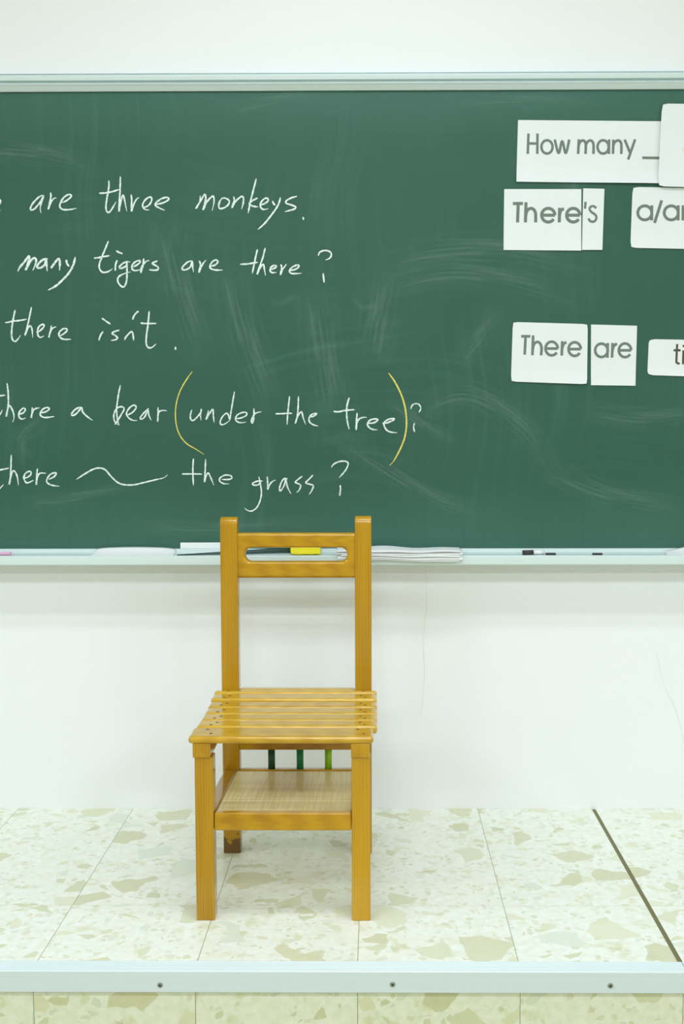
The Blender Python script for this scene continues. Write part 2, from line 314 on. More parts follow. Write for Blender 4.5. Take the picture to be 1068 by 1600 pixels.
CHALK = [
["e",2.4,[[[-0.9282,1.5712],[-0.9208,1.5743],[-0.9152,1.5794],[-0.9146,1.5846],[-0.9186,1.5882],[-0.9256,1.5833],[-0.9296,1.5716],[-0.9257,1.5622],[-0.9148,1.5604]]]],
["are",2.6,[[[-0.8033,1.5954],[-0.8082,1.5977],[-0.8198,1.5914],[-0.8327,1.578],[-0.8392,1.5657],[-0.8365,1.5612],[-0.8273,1.5657],[-0.8144,1.5802],[-0.806,1.5936],[-0.8122,1.5757],[-0.8141,1.5623],[-0.812,1.5538]],[[-0.787,1.6052],[-0.7864,1.5958],[-0.7889,1.5824],[-0.7935,1.564],[-0.7869,1.5801],[-0.7787,1.5902],[-0.7723,1.5913]],[[-0.7593,1.5796],[-0.7469,1.5845],[-0.7364,1.5929],[-0.7347,1.5983],[-0.742,1.5994],[-0.7535,1.5923],[-0.7618,1.58],[-0.7641,1.57],[-0.7588,1.5632],[-0.7474,1.5616],[-0.7336,1.5629],[-0.7217,1.5656]]]],
["three",2.5,[[[-0.639,1.6344],[-0.6388,1.6199],[-0.6434,1.5953],[-0.6473,1.5707],[-0.6459,1.5584],[-0.64,1.555],[-0.6326,1.5628],[-0.6213,1.5814]],[[-0.6638,1.6025],[-0.6455,1.6038],[-0.6294,1.6069],[-0.6122,1.612]],[[-0.6091,1.6439],[-0.6104,1.6131],[-0.6128,1.5818],[-0.6144,1.5576],[-0.6107,1.5751],[-0.6058,1.593],[-0.6027,1.5979],[-0.5997,1.5862],[-0.5943,1.5571]],[[-0.5828,1.6],[-0.5815,1.5862],[-0.5824,1.5582],[-0.5764,1.575],[-0.5682,1.5884],[-0.5617,1.5917]],[[-0.5526,1.5664],[-0.5411,1.5704],[-0.533,1.5793],[-0.5305,1.5893],[-0.5362,1.5927],[-0.5466,1.586],[-0.5536,1.5749],[-0.5521,1.5659],[-0.5458,1.561],[-0.5367,1.5609]],[[-0.5228,1.5743],[-0.5068,1.577],[-0.493,1.5825],[-0.4872,1.5881],[-0.4929,1.5919],[-0.5066,1.5882],[-0.5205,1.5781],[-0.5217,1.5721],[-0.5115,1.5653],[-0.4979,1.5595]]]],
["monkeys",2.6,[[[-0.4079,1.596],[-0.4087,1.5811],[-0.419,1.5638],[-0.4081,1.5811],[-0.3957,1.599],[-0.3944,1.5841],[-0.4008,1.5608],[-0.3914,1.5796],[-0.376,1.5944],[-0.3729,1.581],[-0.378,1.5583]],[[-0.3533,1.5893],[-0.3442,1.5893],[-0.3345,1.5833],[-0.3368,1.5734],[-0.3475,1.5654],[-0.3582,1.5636],[-0.3611,1.5705],[-0.3579,1.5824],[-0.3503,1.5905]],[[-0.3235,1.5934],[-0.3215,1.5838],[-0.3277,1.5659],[-0.3185,1.5808],[-0.3047,1.5927],[-0.2986,1.5912],[-0.2987,1.5778],[-0.3035,1.5614]],[[-0.2654,1.6372],[-0.271,1.6164],[-0.2805,1.5807],[-0.2868,1.5515]],[[-0.2622,1.5896],[-0.2744,1.5837],[-0.2836,1.5753],[-0.2745,1.5693],[-0.2609,1.5672]],[[-0.2569,1.5711],[-0.2441,1.5761],[-0.2355,1.5829],[-0.2379,1.5889],[-0.247,1.5865],[-0.2547,1.577],[-0.2557,1.5687],[-0.2503,1.5618],[-0.2418,1.5612],[-0.2357,1.5633]],[[-0.2252,1.5823],[-0.2213,1.5745],[-0.2174,1.5715]],[[-0.2045,1.5909],[-0.2107,1.5715],[-0.2261,1.5492],[-0.2445,1.5268],[-0.2629,1.5105]],[[-0.1626,1.5934],[-0.1772,1.5893],[-0.19,1.5819],[-0.1894,1.5759],[-0.1758,1.5714],[-0.1658,1.5669],[-0.1713,1.561],[-0.1941,1.5551]],[[-0.1477,1.5421],[-0.1465,1.534]]]],
["many",3.2,[[[-0.8755,1.4081],[-0.8693,1.4189],[-0.858,1.4315],[-0.8466,1.4459],[-0.8459,1.4369],[-0.8548,1.4113],[-0.8481,1.4243],[-0.8376,1.4387],[-0.8302,1.4414],[-0.8277,1.4332],[-0.8326,1.4188],[-0.8374,1.4098]],[[-0.7982,1.4386],[-0.8046,1.4395],[-0.8157,1.4332],[-0.8252,1.4224],[-0.8244,1.4166],[-0.8161,1.4169],[-0.8068,1.4241],[-0.8019,1.4368],[-0.8013,1.4223],[-0.7998,1.4078]],[[-0.7771,1.4358],[-0.781,1.4277],[-0.7905,1.416],[-0.781,1.4277],[-0.7697,1.4394],[-0.7672,1.4294],[-0.7686,1.4099]],[[-0.7511,1.4366],[-0.7484,1.4258],[-0.7436,1.42]],[[-0.7278,1.4434],[-0.7334,1.4239],[-0.7448,1.4041],[-0.7618,1.386],[-0.7786,1.3716],[-0.7991,1.3604]]]],
["tigers",2.6,[[[-0.6427,1.4835],[-0.6504,1.4652],[-0.66,1.4436],[-0.6668,1.4255],[-0.6661,1.4129],[-0.6589,1.4053],[-0.6479,1.4056],[-0.6386,1.4101],[-0.6334,1.4146]],[[-0.6802,1.4406],[-0.6692,1.4418],[-0.6545,1.4445],[-0.6397,1.4468]],[[-0.6213,1.4353],[-0.6255,1.4236],[-0.6267,1.4083]],[[-0.6234,1.4588],[-0.6158,1.4546],[-0.6067,1.4515]],[[-0.5884,1.4307],[-0.596,1.4317],[-0.6071,1.4272],[-0.6155,1.4191],[-0.6147,1.4146],[-0.6073,1.416],[-0.5981,1.4217],[-0.597,1.4289],[-0.5967,1.4127],[-0.5978,1.3874],[-0.6017,1.3729],[-0.6073,1.3679],[-0.6155,1.373],[-0.6211,1.3838],[-0.6188,1.3929],[-0.6095,1.3992],[-0.5965,1.4037],[-0.587,1.4058]],[[-0.5807,1.4184],[-0.5705,1.4235],[-0.5631,1.4307],[-0.5648,1.4343],[-0.574,1.4316],[-0.5824,1.4235],[-0.5839,1.4145],[-0.579,1.4094],[-0.5708,1.4094],[-0.5634,1.4117]],[[-0.5534,1.4396],[-0.5548,1.4288],[-0.5569,1.418],[-0.5613,1.4045],[-0.5606,1.4144],[-0.554,1.4252],[-0.5465,1.4324],[-0.5392,1.4342]],[[-0.5181,1.4332],[-0.5283,1.4297],[-0.532,1.4266],[-0.5247,1.4224],[-0.5175,1.4179],[-0.5176,1.4116],[-0.5267,1.4098],[-0.5405,1.4111]]]],
["are",2.5,[[[-0.4298,1.4327],[-0.4402,1.4307],[-0.4527,1.4206],[-0.4557,1.4125],[-0.4487,1.4104],[-0.4362,1.4165],[-0.4299,1.4307],[-0.4292,1.4165],[-0.4269,1.4051]],[[-0.4125,1.4335],[-0.4094,1.4225],[-0.4137,1.4042],[-0.4074,1.4184],[-0.4011,1.4286],[-0.3948,1.4346]],[[-0.3855,1.4196],[-0.3723,1.4224],[-0.3648,1.4305],[-0.3701,1.4354],[-0.3804,1.4293],[-0.3855,1.4184],[-0.3807,1.4123],[-0.3683,1.4098],[-0.3527,1.4098]]]],
["there",2.5,[[[-0.3084,1.4242],[-0.2899,1.425],[-0.2631,1.429]],[[-0.264,1.4614],[-0.2691,1.4404],[-0.2778,1.3998]],[[-0.2442,1.4654],[-0.2506,1.4403],[-0.2654,1.3998],[-0.257,1.416],[-0.2495,1.4241],[-0.2468,1.4119],[-0.244,1.3956]],[[-0.2324,1.4098],[-0.222,1.4138],[-0.2158,1.4191],[-0.222,1.4212],[-0.2303,1.4159],[-0.2324,1.407],[-0.2262,1.4029],[-0.2159,1.4037]],[[-0.2055,1.4239],[-0.2027,1.4158],[-0.2061,1.3976],[-0.2015,1.4097],[-0.1952,1.4178],[-0.1903,1.4247]],[[-0.1821,1.4076],[-0.1665,1.4117],[-0.1582,1.4198],[-0.1643,1.4218],[-0.1767,1.4157],[-0.183,1.4068],[-0.1789,1.4011],[-0.1665,1.4003],[-0.1521,1.4011]]]],
["question",2.5,[[[-0.1095,1.4448],[-0.1053,1.4541],[-0.0922,1.4581],[-0.079,1.454],[-0.0766,1.4459],[-0.082,1.4378],[-0.0915,1.4342]],[[-0.0974,1.4013],[-0.095,1.3769]]]],
["there",2.5,[[[-0.8846,1.3109],[-0.8894,1.2914],[-0.894,1.2659],[-0.8953,1.2468],[-0.893,1.2351],[-0.8867,1.2308],[-0.8801,1.2361],[-0.8723,1.2467]],[[-0.9108,1.2791],[-0.9048,1.2791],[-0.8896,1.2825],[-0.8724,1.2841],[-0.8555,1.2875]],[[-0.8425,1.3178],[-0.8486,1.2913],[-0.8557,1.2637],[-0.8609,1.2467],[-0.8536,1.2637],[-0.847,1.2701],[-0.8428,1.2637],[-0.8412,1.2407]],[[-0.8319,1.2541],[-0.8236,1.2568],[-0.8137,1.2657],[-0.8114,1.2721],[-0.8168,1.2738],[-0.8255,1.2668],[-0.8284,1.2551],[-0.8265,1.2445],[-0.8208,1.2409],[-0.8121,1.2449]],[[-0.7932,1.271],[-0.7938,1.2614],[-0.7999,1.2406],[-0.7957,1.255],[-0.789,1.2646],[-0.7799,1.2678]],[[-0.7705,1.2448],[-0.7592,1.2518],[-0.7526,1.2592],[-0.7547,1.2628],[-0.7633,1.2624],[-0.772,1.255],[-0.7739,1.2465],[-0.7681,1.2384],[-0.7574,1.2358],[-0.7428,1.2362]]]],
["isn't.",2.5,[[[-0.6605,1.2559],[-0.6676,1.2457],[-0.672,1.2327]],[[-0.6633,1.2896],[-0.6531,1.2821],[-0.6412,1.2741]],[[-0.6185,1.2592],[-0.6329,1.2547],[-0.6376,1.2502],[-0.6284,1.2445],[-0.6239,1.2388],[-0.6286,1.2349],[-0.6413,1.2324]],[[-0.6061,1.2335],[-0.602,1.2421],[-0.5891,1.2546],[-0.5846,1.2512],[-0.5826,1.2318]],[[-0.5693,1.3069],[-0.5791,1.2978],[-0.5849,1.2849]],[[-0.5418,1.3068],[-0.545,1.2761],[-0.5502,1.242],[-0.5505,1.2238],[-0.546,1.2151],[-0.5368,1.2146],[-0.5252,1.2242]],[[-0.5639,1.2778],[-0.5565,1.2757],[-0.5232,1.2756]],[[-0.476,1.2167],[-0.4761,1.2081]]]],
["there",2.5,[[[-0.9454,1.0932],[-0.9292,1.0925],[-0.9157,1.0943]],[[-0.9342,1.1196],[-0.94,1.0783],[-0.943,1.0506],[-0.9386,1.0426],[-0.9304,1.0448],[-0.9243,1.0564]],[[-0.9102,1.1246],[-0.9081,1.1012],[-0.9084,1.0713],[-0.9144,1.0391],[-0.9104,1.0575],[-0.9066,1.0678],[-0.901,1.0621],[-0.8956,1.0482],[-0.8948,1.0344],[-0.8985,1.0252]],[[-0.8829,1.0448],[-0.8712,1.0482],[-0.8648,1.0562],[-0.8693,1.0609],[-0.878,1.054],[-0.8822,1.0448],[-0.8797,1.0355],[-0.8716,1.0327],[-0.8646,1.0362]],[[-0.847,1.0631],[-0.8467,1.0551],[-0.85,1.0355],[-0.8473,1.0481],[-0.8408,1.0585],[-0.8275,1.0615]],[[-0.826,1.0481],[-0.812,1.0515],[-0.8031,1.0584],[-0.8071,1.0624],[-0.8188,1.0585],[-0.8265,1.0481],[-0.8239,1.04],[-0.8124,1.0366],[-0.7903,1.0393]]]],
["a",2.6,[[[-0.7173,1.0613],[-0.7261,1.0622],[-0.7378,1.056],[-0.7461,1.0457],[-0.7439,1.0415],[-0.7334,1.0468],[-0.7203,1.0606],[-0.7171,1.0502],[-0.7057,1.0387],[-0.692,1.029]]]],
["bear",2.3,[[[-0.619,1.119],[-0.625,1.0914],[-0.6299,1.0556],[-0.6276,1.0307],[-0.624,1.0155]],[[-0.6361,1.0182],[-0.6305,1.0238],[-0.6176,1.0445],[-0.6104,1.0583],[-0.6158,1.0638],[-0.627,1.0611],[-0.6355,1.0501],[-0.6373,1.0335],[-0.6319,1.021],[-0.625,1.0182]],[[-0.6023,1.0423],[-0.5883,1.05],[-0.5792,1.0624],[-0.5852,1.0679],[-0.5965,1.061],[-0.6045,1.0472],[-0.5997,1.0362],[-0.5887,1.0292],[-0.577,1.0284]],[[-0.5465,1.0596],[-0.5578,1.0499],[-0.5691,1.0361],[-0.5664,1.032],[-0.558,1.0375],[-0.5494,1.054],[-0.5468,1.0416],[-0.5409,1.0283]],[[-0.5229,1.0623],[-0.5243,1.0258],[-0.5235,1.0416],[-0.5203,1.0512],[-0.5105,1.0545],[-0.5,1.0531]]]],
["under",2.2,[[[-0.4363,1.0565],[-0.44,1.0431],[-0.4397,1.0327],[-0.4346,1.0281],[-0.4251,1.0347],[-0.4135,1.0492],[-0.4119,1.0575],[-0.4142,1.0409],[-0.4127,1.0285]],[[-0.3937,1.0544],[-0.3959,1.043],[-0.4002,1.031],[-0.3917,1.045],[-0.3822,1.057],[-0.3813,1.0409],[-0.3791,1.0226]],[[-0.3262,1.1018],[-0.331,1.076],[-0.3365,1.0449],[-0.3392,1.0304],[-0.3428,1.0429],[-0.348,1.0466],[-0.3585,1.0367],[-0.3638,1.0243],[-0.3608,1.0174],[-0.3504,1.0201],[-0.3388,1.0284]],[[-0.3242,1.0325],[-0.3106,1.0345],[-0.2971,1.0407],[-0.2959,1.048],[-0.3063,1.0486],[-0.3199,1.0418],[-0.3242,1.0304],[-0.317,1.0238],[-0.3066,1.0225],[-0.2972,1.0241]],[[-0.2767,1.0593],[-0.2769,1.0428],[-0.2774,1.0324],[-0.2812,1.021],[-0.2837,1.0262],[-0.2794,1.0386],[-0.272,1.0469],[-0.2574,1.0506]]]],
["the",2.3,[[[-0.185,1.0898],[-0.188,1.063],[-0.1908,1.0354],[-0.1917,1.017]],[[-0.2215,1.045],[-0.2043,1.0454],[-0.1919,1.0461],[-0.1781,1.0464]],[[-0.1621,1.0897],[-0.1634,1.0599],[-0.1658,1.0384],[-0.1706,1.0208],[-0.1658,1.0353],[-0.1596,1.0461],[-0.1542,1.0499],[-0.1504,1.0353],[-0.1441,1.0169]],[[-0.1335,1.0371],[-0.1242,1.0383],[-0.1157,1.0452],[-0.1227,1.0452],[-0.1319,1.0399],[-0.1358,1.0307],[-0.132,1.0215],[-0.1228,1.0161],[-0.1113,1.0134]]]],
["tree",2.5,[[[-0.0319,1.0866],[-0.0379,1.0646],[-0.0385,1.0376],[-0.0356,1.018],[-0.0322,1.0052]],[[-0.0724,1.0512],[-0.0606,1.0499],[-0.0409,1.0536],[-0.0182,1.0552]],[[-0.0118,1.0474],[-0.0139,1.0229],[-0.0144,1.0037],[-0.0127,1.0204],[-0.0065,1.0314],[0.0046,1.0356],[0.0127,1.0351]],[[0.0162,1.0203],[0.0305,1.0215],[0.0415,1.0289],[0.0329,1.0314],[0.0206,1.0277],[0.0144,1.0179],[0.0206,1.0081],[0.0304,1.0044],[0.0403,1.0036]],[[0.0526,1.0203],[0.0649,1.0215],[0.0797,1.0276],[0.0834,1.032],[0.0723,1.0313],[0.06,1.0252],[0.057,1.0154],[0.0637,1.0031],[0.0748,0.9976],[0.0908,0.9961]]]],
["question",2.0,[[[0.1259,1.0564],[0.1289,1.0655],[0.1375,1.0704],[0.1461,1.0686],[0.151,1.0606],[0.1498,1.0532],[0.1456,1.0476]],[[0.1351,1.0206],[0.1329,1.0103],[0.1359,0.9973]]]],
["there",2.4,[[[-0.9474,0.9001],[-0.9343,0.9018],[-0.9113,0.9065]],[[-0.9365,0.9412],[-0.9429,0.9044],[-0.9461,0.8675],[-0.9421,0.8523],[-0.9355,0.8545],[-0.9261,0.8642]],[[-0.9039,0.9412],[-0.906,0.9043],[-0.9076,0.8827],[-0.9114,0.8642],[-0.9065,0.8848],[-0.9,0.8996],[-0.8932,0.8935],[-0.8892,0.8805],[-0.8875,0.862]],[[-0.8761,0.8826],[-0.8674,0.8815],[-0.8564,0.888],[-0.854,0.8956],[-0.8583,0.8982],[-0.8682,0.8935],[-0.8728,0.8826],[-0.8699,0.8718],[-0.8634,0.8685],[-0.848,0.875]],[[-0.8375,0.9053],[-0.8395,0.8869],[-0.8414,0.863],[-0.8393,0.8782],[-0.8346,0.8902],[-0.828,0.8938],[-0.815,0.8929]],[[-0.8089,0.8775],[-0.7957,0.8836],[-0.7885,0.8923],[-0.7933,0.8944],[-0.8042,0.8901],[-0.8132,0.8782],[-0.8134,0.8695],[-0.8048,0.8636],[-0.794,0.8608],[-0.7815,0.8597]]]],
["wave",2.4,[[[-0.7375,0.877],[-0.7146,0.8916],[-0.6934,0.9032],[-0.6766,0.9065],[-0.662,0.9019],[-0.6477,0.8852],[-0.6313,0.8697],[-0.6146,0.8634],[-0.5895,0.8629],[-0.5643,0.8684],[-0.5349,0.8754],[-0.5118,0.8808],[-0.5012,0.8887]]]],
["the",2.3,[[[-0.4338,0.9308],[-0.4358,0.8995],[-0.4347,0.8598]],[[-0.4644,0.8908],[-0.4427,0.8908],[-0.4113,0.8903]],[[-0.4025,0.9287],[-0.4041,0.8995],[-0.4061,0.8702],[-0.403,0.8828],[-0.3966,0.8932],[-0.3905,0.8827],[-0.382,0.8618]],[[-0.3613,0.8764],[-0.3446,0.8764],[-0.3358,0.8793],[-0.3382,0.886],[-0.3528,0.8877],[-0.3655,0.8806],[-0.3668,0.8723],[-0.3573,0.866],[-0.3426,0.8651]]]],
["grass",2.3,[[[-0.2561,0.8719],[-0.2693,0.872],[-0.2826,0.8661],[-0.2782,0.8617],[-0.2665,0.8631],[-0.262,0.8719]],[[-0.2657,0.8837],[-0.262,0.8646],[-0.2593,0.844],[-0.2624,0.8234],[-0.2714,0.8042],[-0.2848,0.7948],[-0.2965,0.7968],[-0.3038,0.8033]],[[-0.2442,0.8837],[-0.2429,0.8646],[-0.243,0.8513],[-0.237,0.8646],[-0.2296,0.8719],[-0.2223,0.8748]],[[-0.1914,0.8777],[-0.2002,0.8786],[-0.2091,0.866],[-0.213,0.8498],[-0.2092,0.8475],[-0.2003,0.8616],[-0.1964,0.8769],[-0.1915,0.8557],[-0.1828,0.8386]],[[-0.1531,0.885],[-0.1649,0.8762],[-0.1717,0.8689],[-0.1621,0.8645],[-0.1577,0.86],[-0.1622,0.8483],[-0.169,0.8424]],[[-0.1258,0.8879],[-0.137,0.8762],[-0.145,0.8674],[-0.1341,0.8638],[-0.1253,0.86],[-0.1298,0.8468],[-0.1366,0.8373]]]],
["question",2.3,[[[-0.0787,0.9069],[-0.0722,0.9157],[-0.0575,0.9224],[-0.0429,0.923],[-0.0355,0.9186],[-0.037,0.9098],[-0.0444,0.8966],[-0.0589,0.8805]],[[-0.056,0.8614],[-0.0554,0.8496],[-0.0579,0.8325]]]]]
YELLOW = [
["left",1.9,[[[-0.4336,1.1538],[-0.4455,1.1379],[-0.4596,1.1159],[-0.4697,1.0939],[-0.4764,1.0691],[-0.4787,1.0442],[-0.4771,1.0193],[-0.4711,0.9972],[-0.4616,0.9806],[-0.4479,0.9667],[-0.4285,0.9555],[-0.4065,0.9411]]]],
["right",2.6,[[[0.0687,1.1487],[0.0821,1.1304],[0.0944,1.1084],[0.1043,1.0851],[0.1112,1.0594],[0.1146,1.0324],[0.1142,1.0079],[0.1098,0.9833],[0.1019,0.9612],[0.0896,0.9366],[0.0797,0.9205],[0.0711,0.9119]]]]]
